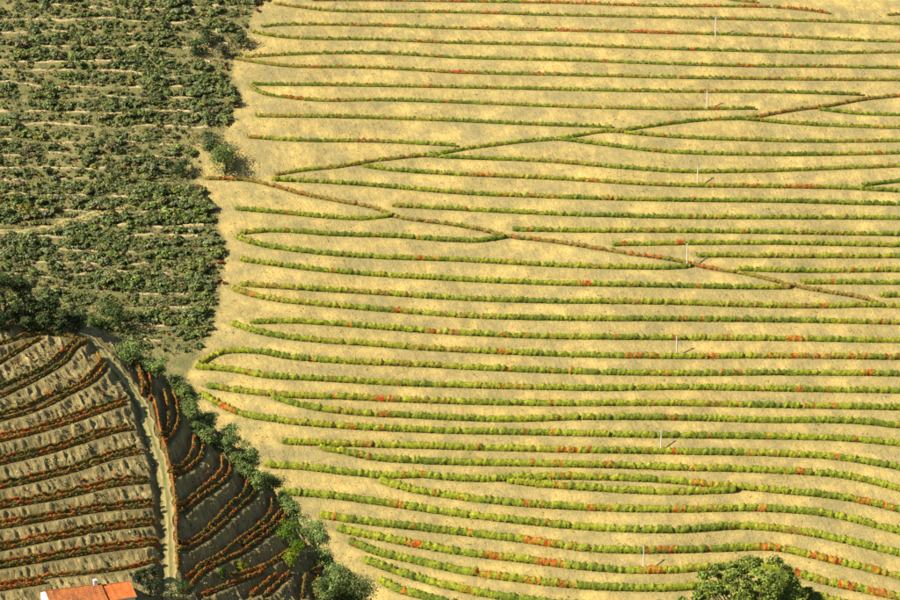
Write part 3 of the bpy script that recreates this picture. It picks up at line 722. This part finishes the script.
def band(u, v):
    xb = np.interp(v, bnd[:, 0], bnd[:, 1]); f = u / xb
    side = 'by the vineyard edge' if f > .8 else 'right of centre' if f > .55 else 'left of centre' if f > .27 else 'near the left photo edge'
    k = sum(1 for w in walls if len(w[0]) >= 4 and np.interp(u, w[0], w[1]) < v)
    return f'under the {ordinal(k)} stone wall down, {side}' if k else f'above the top stone wall, {side}'
for rank_i, j in enumerate(order):
    u, v = cand[j]; sz = float(szs[j]); cn = colour_for(u, v, sz); pr = protos[(cn, R2.integers(4))]
    x, y = float(cxw[j]), float(cyw[j]); z = float(ground_main(x, y)) - .1 * sz; rz = R2.uniform(0, 6.28); hz = sz * R2.uniform(.75, 1.15)
    if rank_i < 285:
        o = link('shrub', pr[3], loc=(x, y, z)); o.rotation_euler = (0, 0, rz); o.scale = (sz, sz, hz)
        szw = 'broad ' if sz > 2.6 else 'small ' if sz < 2.05 else ''
        tag(o, f'{szw}{cn} shrub {band(u, v)}', 'shrub', f'{szw}{cn} shrubs {band(u, v)}')
    else:
        V = pr[0]; keep = len(pr[1]); 
        c, s = math.cos(rz), math.sin(rz); SV.append(np.stack([(V[:, 0] * c - V[:, 1] * s) * sz + x, (V[:, 0] * s + V[:, 1] * c) * sz + y, V[:, 2] * hz + z], 1))
        SF.append(pr[1] + base); SC.append(pr[2]); base += len(V)
TU = R2.uniform(-12, 262, 9000); TVv = R2.uniform(-6, 356, 9000); ok = (TU < np.interp(TVv, bnd[:, 0], bnd[:, 1]) - 2) & (fbm(TU / 12, TVv / 7, 2) > -.1); TU, TVv = TU[ok], TVv[ok]
txw, tyw = cast(TU, TVv, main_hill); tzw = ground_main(txw, tyw)
nt_ = len(txw); TP = np.repeat(np.stack([txw, tyw, tzw], 1), 9, 0) + R2.normal(0, 1, (nt_ * 9, 3)) * np.array([.75, .75, .22]) + np.array([0, 0, .25])
tc = np.array([(.21, .185, .08), (.17, .18, .06), (.27, .22, .10), (.14, .165, .05), (.24, .15, .065)])[R2.choice(5, nt_, p=[.3, .28, .2, .16, .06])]
V, F, C = leaves(TP, np.tile(np.array([[0, -.3, .8]]), (len(TP), 1)), .5, np.repeat(tc, 9, 0) * np.exp(R2.normal(0, .3, len(TP)))[:, None], .7, R2)
SV.append(V); SF.append(F + base); SC.append(C); base += len(V)
me = mesh_np('scrub', np.concatenate(SV), np.concatenate(SF), M['bush'], np.concatenate(SC))
tag(link('scrub', me), 'mixed low scrub covering the abandoned terraces', 'scrub', kind='stuff')

q = R2.integers(0, X.size, 16000); qi, qj = q // X.shape[1], q % X.shape[1]; ok = (bank[qi, qj] > .7) & (zone[qi, qj] < .2) & (PU[qi, qj] < 960) & (PV[qi, qj] > -20) & (PV[qi, qj] < 640) & (fbm(X[qi, qj] / 9, Y[qi, qj] / 9, 3) > -.06); qi, qj = qi[ok], qj[ok]; nt_ = len(qi)
TP = np.repeat(np.stack([X[qi, qj], Y[qi, qj], Zm[qi, qj]], 1), 4, 0) + R2.normal(0, 1, (nt_ * 4, 3)) * np.array([.4, .4, .08]) + np.array([0, 0, .12])
tc = np.array([(.40, .32, .13), (.27, .24, .09), (.24, .235, .075), (.50, .40, .18), (.34, .22, .09)])[R2.choice(5, nt_)]
V, F, C = leaves(TP, np.tile(np.array([[-.2, -.4, .7]]), (len(TP), 1)), .36, np.repeat(tc, 4, 0) * np.exp(R2.normal(0, .2, len(TP)))[:, None], .6, R2)
tag(link('dry_grass', mesh_np('dry_grass', V, F, M['bush'], C)), 'dry grass tufts on the banks of the sunlit vineyard', 'grass', kind='stuff')
bi, bj = np.where((bankS > .6) & (yard < .05)); pick = R2.choice(len(bi), 9500); bi, bj = bi[pick], bj[pick]
pu, pv = project(XS[bi, bj], YS[bi, bj], ZS[bi, bj]); ok = (pu > -20) & (pu < 400) & (pv < 620) & (fbm(XS[bi, bj] / 5, YS[bi, bj] / 5, 2) > -.10); bi, bj = bi[ok], bj[ok]; nt_ = len(bi)
TP = np.repeat(np.stack([XS[bi, bj], YS[bi, bj], ZS[bi, bj]], 1), 6, 0) + R2.normal(0, 1, (nt_ * 6, 3)) * np.array([.34, .34, .16]) + np.array([0, 0, .22])
tc = np.array([(.30, .25, .12), (.20, .17, .07), (.15, .15, .05), (.36, .30, .15), (.28, .13, .05)])[R2.choice(5, nt_, p=[.3, .25, .2, .17, .08])]
V, F, C = leaves(TP, np.tile(np.array([[-.2, -.4, .6]]), (len(TP), 1)), .34, np.repeat(tc, 6, 0) * np.exp(R2.normal(0, .3, len(TP)))[:, None], .8, R2)
tag(link('bank_grass', mesh_np('bank_grass', V, F, M['bush'], C)), 'dry grass tufts on the banks of the near spur', 'grass', kind='stuff')

def tube(pts, rad, n=7):
    V = []; F = []
    for i, (p, r) in enumerate(zip(pts, rad)):
        p = np.array(p, float); d = np.array(pts[min(i + 1, len(pts) - 1)], float) - np.array(pts[max(i - 1, 0)], float); d /= np.linalg.norm(d) + 1e-9
        a = np.cross(d, (.3, .9, .1)); a /= np.linalg.norm(a); b = np.cross(d, a)
        for k in range(n): t = 2 * math.pi * k / n; V.append(p + r * (math.cos(t) * a + math.sin(t) * b))
        if i:
            for k in range(n): F.append(((i - 1) * n + k, (i - 1) * n + (k + 1) % n, i * n + (k + 1) % n, i * n + k))
    return V, F
def tree(name, loc, R, H, colour, nleaf, lsize, label, cat, group, seed, lumpn=12, flat=.85, mat='bush', trunk_r=.18):
    r = np.random.default_rng(seed); root = empty(name, loc); tag(root, label, cat, group)
    lumps = []; zc_ = H - R * flat
    for _ in range(lumpn):
        a = r.uniform(0, 6.28); q = R * .62 * math.sqrt(r.random()); rr = R * r.uniform(.34, .55); zz = zc_ + R * flat * .6 * r.uniform(-.9, 1) * math.sqrt(max(0, 1 - (q / R) ** 2))
        lumps.append((q * math.cos(a), q * math.sin(a), zz, rr))
    P, d, idx = crown_points(lumps, nleaf, r)
    lc = r.normal(0, .2, lumpn); C = np.array(colour)[None] * np.exp(lc[idx] + r.normal(0, .25, nleaf))[:, None] * np.exp(r.normal(0, .08, (nleaf, 3))); d[:, 2] += .25; low = r.random(nleaf) < .22; P[low, 2] = .3 + (P[low, 2] - .3) * r.random(low.sum())
    V, F, C = leaves(P, d, lsize, C, .42, r); link('crown', mesh_np('crown', V, F, M[mat], C), root)
    tr = max(trunk_r, R * .055); vf = [tube([(0, 0, -.6), (.1 * R, 0, zc_ * .35), (.02, .05 * R, zc_ * .7)], [tr * 1.4, tr, tr * .8])]
    for (a, b, c, rr) in lumps: vf.append(tube([(.02, .05 * R, zc_ * .55), (a * .5, b * .5, zc_ * .55 + (c - zc_ * .55) * .6), (a, b, c + rr * .3)], [tr * .55, tr * .35, tr * .12], 5))
    link('trunk', raw('trunk', *join(*vf), M['bark']), root)
    return root
OLV = (.175, .235, .07)
def on(gf, base, u, v, lo=500, hi=2600):
    if base is spur: x, y = spur_cast(u, v); x, y = x[0], y[0]
    else: x, y = cast(float(u), float(v), base, lo, hi)
    return float(x), float(y), float(gf(x, y))
# (crown centre u, v, crown radius px, label, colour)
def px_tree(name, gf, base, u, v, rpx, label, cat, group, colour, seed, hf=1.75, n=900, ls=.42, lo=500, hi=2600, **kw):
    # foot of the tree lies below the crown centre
    x, y, z = on(gf, base, u, v + rpx * .8, lo, hi); sc = FPX / math.hypot(y, CAMZ - z)
    R = rpx / sc * 1.5; tree(name, (x, y, z), R, R * hf, colour, n, ls, label, cat, group, seed, **kw)
T_MAIN = [
 (225,160,15,'big dark olive tree at the left edge of the vineyard above the long diagonal row',OLV,2600),
 (211,146,9,'small dark tree touching the upper left of the big olive',(.05,.085,.03),800),
 (181,171,8,'round lone tree left of the big olive, casting a black shadow',(.05,.085,.03),800),
 (209,41,8,'left lone bush of the two above the bare clearing at upper vineyard edge',(.045,.08,.03),700),
 (240,42,7.5,'round bush standing nearest the vineyard in the upper bare clearing',(.055,.09,.03),700),
 (197,50,7.5,'dark tall bush leaning beside bare ground in the upper clearing',(.05,.085,.03),700),
 (225,53,6.5,'smallest grey bush of the upper clearing',(.085,.10,.06),600),
 (119,320,13,'round green tree beside the head of the dirt track',(.05,.085,.022),1100),
 (97,326,8,'small bright tree left of the round tree at the track head',(.05,.10,.015),700),
]
for i, (u, v, r_, lab, c_, n_l) in enumerate(T_MAIN): px_tree('olive_tree' if i == 0 else 'tree', ground_main, main_hill, u, v, r_, lab, 'tree', 'trees at the edge of the overgrown hillside', c_, 40 + i, n=n_l, ls=.55)
SP = [(131,350,13),(146,364,8),(156,369,10),(180,372,11),(192,383,9),(183,394,8),(190,411,9),(207,418,9),(198,428,8),(209,437,8),(230,431,10),(223,443,9),(245,447,9),(249,459,9),(237,460,7),(245,470,8),(257,481,10),(272,468,10),(283,499,9),(296,512,11),(311,523,11),(318,541,9),(324,558,9)]
ow = ['first', 'second']
for i, (u, v, r_) in enumerate(SP):
    px_tree('olive_tree', ground_spur, spur, u, v, r_, f'grey-green olive tree, {ordinal(i + 1)} down the line along the right rim of the spur', 'olive tree', 'olive trees along the rim of the spur', np.array(OLV) * (.95 + .35 * random.random()), 80 + i, n=2300, ls=.33, hf=1.4)
BIG = [(338,578,17),(357,592,18),(325,592,11)]
for i, ((u, v, r_), lab) in enumerate(zip(BIG, ['large grey-green olive at the bottom edge between spur and vineyard', 'rightmost large olive at the bottom edge beside the last vine rows', 'smaller olive left of the two large ones at the bottom edge'])):
    px_tree('olive_tree', ground_spur, spur, u, v, r_, lab, 'olive tree', 'olive trees at the foot of the spur', np.array(OLV), 120 + i, n=4200, ls=.36, hf=1.4)
for i, (u, v, r_, c_, lab) in enumerate([(288,535,10.5,(.12,.22,.012),'vivid green young tree among vines on the spur rim'),(299,552,6,(.12,.22,.012),'small vivid green bush below the vivid young tree'),(290,562,6.5,(.20,.27,.015),'lime yellow bush between vine rows near the spur foot'),
        (242,565,4,(.24,.25,.02),'little yellow bush on the bank right of the dirt track'),(222,574,4,(.07,.14,.02),'little green bush on the bank near the track foot'),(182,597,9,(.05,.10,.03),'leafy green bush at the bottom end of the dirt track')]):
    px_tree('bush', ground_spur, spur, u, v, r_, lab, 'bush', 'bright bushes on the spur', c_, 140 + i, n=700, ls=.33, lo=500, hi=1100, hf=1.9)
CR = [(4,286,17),(24,290,16),(51,306,13),(36,308,11),(14,312,10),(66,318,8),(-18,296,17),(-35,310,16),(78,322,6),(44,322,9),(28,324,8),(2,320,10),(58,326,7)]  # cluster includes extra trees, added to cast more shadow on the crest
for i, (u, v, r_) in enumerate(CR):
    x, y, z = on(ground_spur, spur, u, max(v + r_ * 1.2, 318), 500, 1300); sc = FPX / math.hypot(y, CAMZ - z); R = r_ / sc
    topz = CAMZ + float(ray(u, v - r_)[1]) * y
    tree('tree', (x, y, z), R, max(topz - z, R * 1.4), (.075, .11, .038), 1800, .42, f'dark shaded tree, {ordinal(1 + sorted(CR).index(CR[i]))} from the left on the crest of the spur', 'tree', 'dark trees on the crest of the spur', 160 + i)
# red bushes on the spur banks and by the vineyard edge
for i, (u, v, g, b_) in enumerate([(84,480,ground_spur,spur),(99,478,ground_spur,spur),(116,475,ground_spur,spur),(207,473,ground_spur,spur),(253,536,ground_spur,spur),(18,366,ground_spur,spur),(32,360,ground_spur,spur),(47,393,ground_spur,spur),(70,380,ground_spur,spur),(103,396,ground_spur,spur),
        (237,101,ground_main,main_hill),(222,256,ground_main,main_hill),(225,285,ground_main,main_hill),(225,70,ground_main,main_hill),(257,12,ground_main,main_hill),(65,89,ground_main,main_hill),(266,1,ground_main,main_hill),(236,108,ground_main,main_hill),(219,249,ground_main,main_hill)]):
    x, y, z = on(g, b_, u, v); o = link('shrub', protos[('rusty red', i % 4)][3], loc=(x, y, z)); s_ = 1.5 if g is ground_main else .95; o.scale = (s_, s_, s_ * 1.2); o.rotation_euler = (0, 0, i)
    wh = ['left of three in a row on the bank', 'middle of three in a row on the bank', 'right of three in a row on the bank', 'above the fourth right-hand terrace', 'below the fifth right-hand terrace', 'on the top left bank', 'second on the top left bank', 'on the third left bank', 'near the shaded top of the second left bank', 'close to the dirt track'][i] + ' of the spur' if i < 10 else \
        ['at the vineyard edge halfway between top and olive', 'at the vineyard edge below the long diagonal row', 'low at the vineyard edge beside hairpin rows', 'beside the upper clearing', 'near the top of the vineyard edge', 'alone on the upper left terraces', 'at the very top of the vineyard edge', 'just under the upper red shrub at vineyard edge', 'upper neighbour of the red shrub below the diagonal'][i - 10]
    tag(o, f'rust red shrub {wh}', 'shrub', 'rust red shrubs')

# ------------------------------------------------------------------ farmhouse
def house():
    root = empty('farmhouse', (HX, HY, HZ), HROT); tag(root, 'small whitewashed farmhouse with orange tiled roof at the bottom left', 'house')
    # local: +x along the ridge, -y towards the front
    def block(x0, x1, ridge, y_back, y_front, eave_f, eave_b, tl):
        V = [(x0,y_front,0),(x1,y_front,0),(x1,y_back,0),(x0,y_back,0),(x0,y_front,eave_f),(x1,y_front,eave_f),(x1,y_back,eave_b),(x0,y_back,eave_b),(x0,0,ridge),(x1,0,ridge)]
        F = [(0,1,5,4),(2,3,7,6),(1,2,6,9,5),(3,0,4,8,7),(4,5,9,8),(6,7,8,9)]
        link('wall', raw('wall', V, F, M['whitewash']), root)
        roof = None
        for side, (ye, ze) in (('f', (y_front - .45, eave_f - .45 * (ridge - eave_f) / abs(y_front))), ('b', (y_back + .45, eave_b - .45 * (ridge - eave_b) / y_back))):
            n = int((x1 - x0 + .5) / .24); nc = 9; V = []; F = []
            for i in range(n * 4 + 1):
                xx = x0 - .25 + i * (x1 - x0 + .5) / (n * 4); w = .055 * math.cos(i * math.pi / 2)
                for j in range(nc):
                    for q in (0, 1):
                        t = (j + q) / nc; sag = .05 * math.sin(i * .05) * t
                        V.append((xx, ye * t, ridge + .10 + (ze - ridge) * t + w + (.05 if q else .0) - sag))
            m = nc * 2
            for i in range(n * 4):
                for j in range(m - 1): F.append((i*m+j, (i+1)*m+j, (i+1)*m+j+1, i*m+j+1))
            me = raw('roof', V, F, tl); roof = link('roof', me, root)
        n = int((x1 - x0 + .5) / .4); V = []; F = []
        link('ridge_tiles', raw('ridge_tiles', *tube([(x0 - .25 + i * (x1 - x0 + .5) / n, 0, ridge + .12 + .02 * (i % 2)) for i in range(n + 1)], [.13 + .02 * (i % 2) for i in range(n + 1)], 8), M['tile']), root)
        return roof
    block(-10.6, 3.0, 5.6, 5.0, -6.0, 3.35, 3.7, M['tile'])
    block(3.25, 10.4, 5.2, 4.6, -5.2, 3.25, 3.5, M['tile_new'])
    link('seam_board', raw('seam_board', *join(box(3.02, 3.22, -6.1, 4.9, 0.0, 3.2)), M['brown']), root)
    ch = link('chimney', raw('chimney', *join(box(1.4, 2.35, -.45, .35, 5.0, 6.75), box(1.3, 2.45, -.55, .45, 6.75, 6.9), box(1.55, 2.2, -.3, .2, 6.9, 7.15)), M['whitewash']), root)
    for x in (-8.6, -5.4, -.4, 5.0, 8.4):
        yf = -6.0 if x < 3 else -5.2
        w = link('window', raw('window', *join(box(x-.55, x+.55, yf-.06, yf+.05, 1.2, 1.28), box(x-.55, x+.55, yf-.06, yf+.05, 2.3, 2.4), box(x-.55, x-.46, yf-.06, yf+.05, 1.28, 2.3), box(x+.46, x+.55, yf-.06, yf+.05, 1.28, 2.3), box(x-.03, x+.03, yf-.05, yf+.05, 1.28, 2.3)), M['timber']), root)
        link('pane', raw('pane', *box(x-.46, x+.46, yf-.02, yf+.02, 1.28, 2.3), M['glass']), w)
    for x in (-3, 6.7):
        yf = -6.0 if x < 3 else -5.2
        d = link('door', raw('door', *box(x-.5, x+.5, yf-.06, yf+.04, 0, 2.1), M['timber']), root)
        link('handle', raw('handle', *box(x+.34, x+.4, yf-.12, yf-.06, 1.0, 1.12), M['steel']), d)
m, n, l, b = newmat('glass'); b.inputs['Base Color'].default_value = (.02, .025, .03, 1); b.inputs['Roughness'].default_value = .08; M['glass'] = m
house()
for i, (u, v, r_) in enumerate([(140,580,6),(150,590,8),(153,575,5)]):
    px_tree('bush', ground_spur, spur, u, v, r_, f"dark bush between the farmhouse and the track, {['beside the roof end', 'lowest of three', 'highest of three'][i]}", 'bush', 'dark bushes beside the farmhouse', (.04, .06, .025), 200 + i, n=600, ls=.33, lo=500, hi=1100)

# ------------------------------------------------------------------ near tree, bottom right
TY = 232.; kx, kz = ray(750., 560.); tx = float(kx * TY); tz = float(near_hill(np.array(tx), np.array(TY))); top = CAMZ + float(kz) * TY
root = empty('near_tree', (tx, TY, tz)); tag(root, 'leafy green tree crown rising in front of the lowest vine rows', 'tree')
r = np.random.default_rng(5); Ht = top - tz; lumps = []
def crown_top(dx):   # outline read from the photo, metres from the crown axis
    return np.interp(dx, [-5.6, -4.8, -3.6, -2.0, -1.0, 0, 1.0, 2.2, 3.2, 4.3, 5.6], [-3.8, -2.6, -1.7, -.9, -.9, -.65, -.1, -.5, -1.5, -2.3, -3.6])
for _ in range(190):
    a = r.uniform(0, 6.28); q = 5.6 * math.sqrt(r.random()); dx_, dy_ = q * math.cos(a), q * math.sin(a); tt = float(crown_top(dx_)) - .9 * (dy_ / 5) ** 2
    rr = r.uniform(.25, .7); lumps.append((dx_, dy_, Ht + tt - rr * .9 - (r.random() ** 1.6) * 4.5, rr))
P, d, idx = crown_points(lumps, 52000, r); lc = r.normal(0, .16, len(lumps))
C = np.array((.19, .245, .045))[None] * np.exp(lc[idx] + r.normal(0, .28, len(P)))[:, None]; C[:, 0] *= np.exp(r.normal(0, .15, len(P))); d[:, 2] += .3
V, F, C = leaves(P, d, .16, C, .8, r); link('crown', mesh_np('crown', V, F, M['leaf'], C), root)
vf = [tube([(0, 0, -.8), (.1, 0, Ht * .25), (.0, .1, Ht * .5)], [.42, .32, .26], 10)]
for (a, b, c, rr) in lumps[::2]: vf.append(tube([(0, .1, Ht * .45), (a * .45, b * .45, Ht * .45 + (c - Ht * .45) * .6), (a, b, c + rr * .6)], [.14, .09, .02], 5))
link('trunk', raw('trunk', *join(*vf), M['bark']), root)
tri = sum(len(m_.polygons) for m_ in bpy.data.meshes); print('polys', tri, 'objects', len(bpy.data.objects))
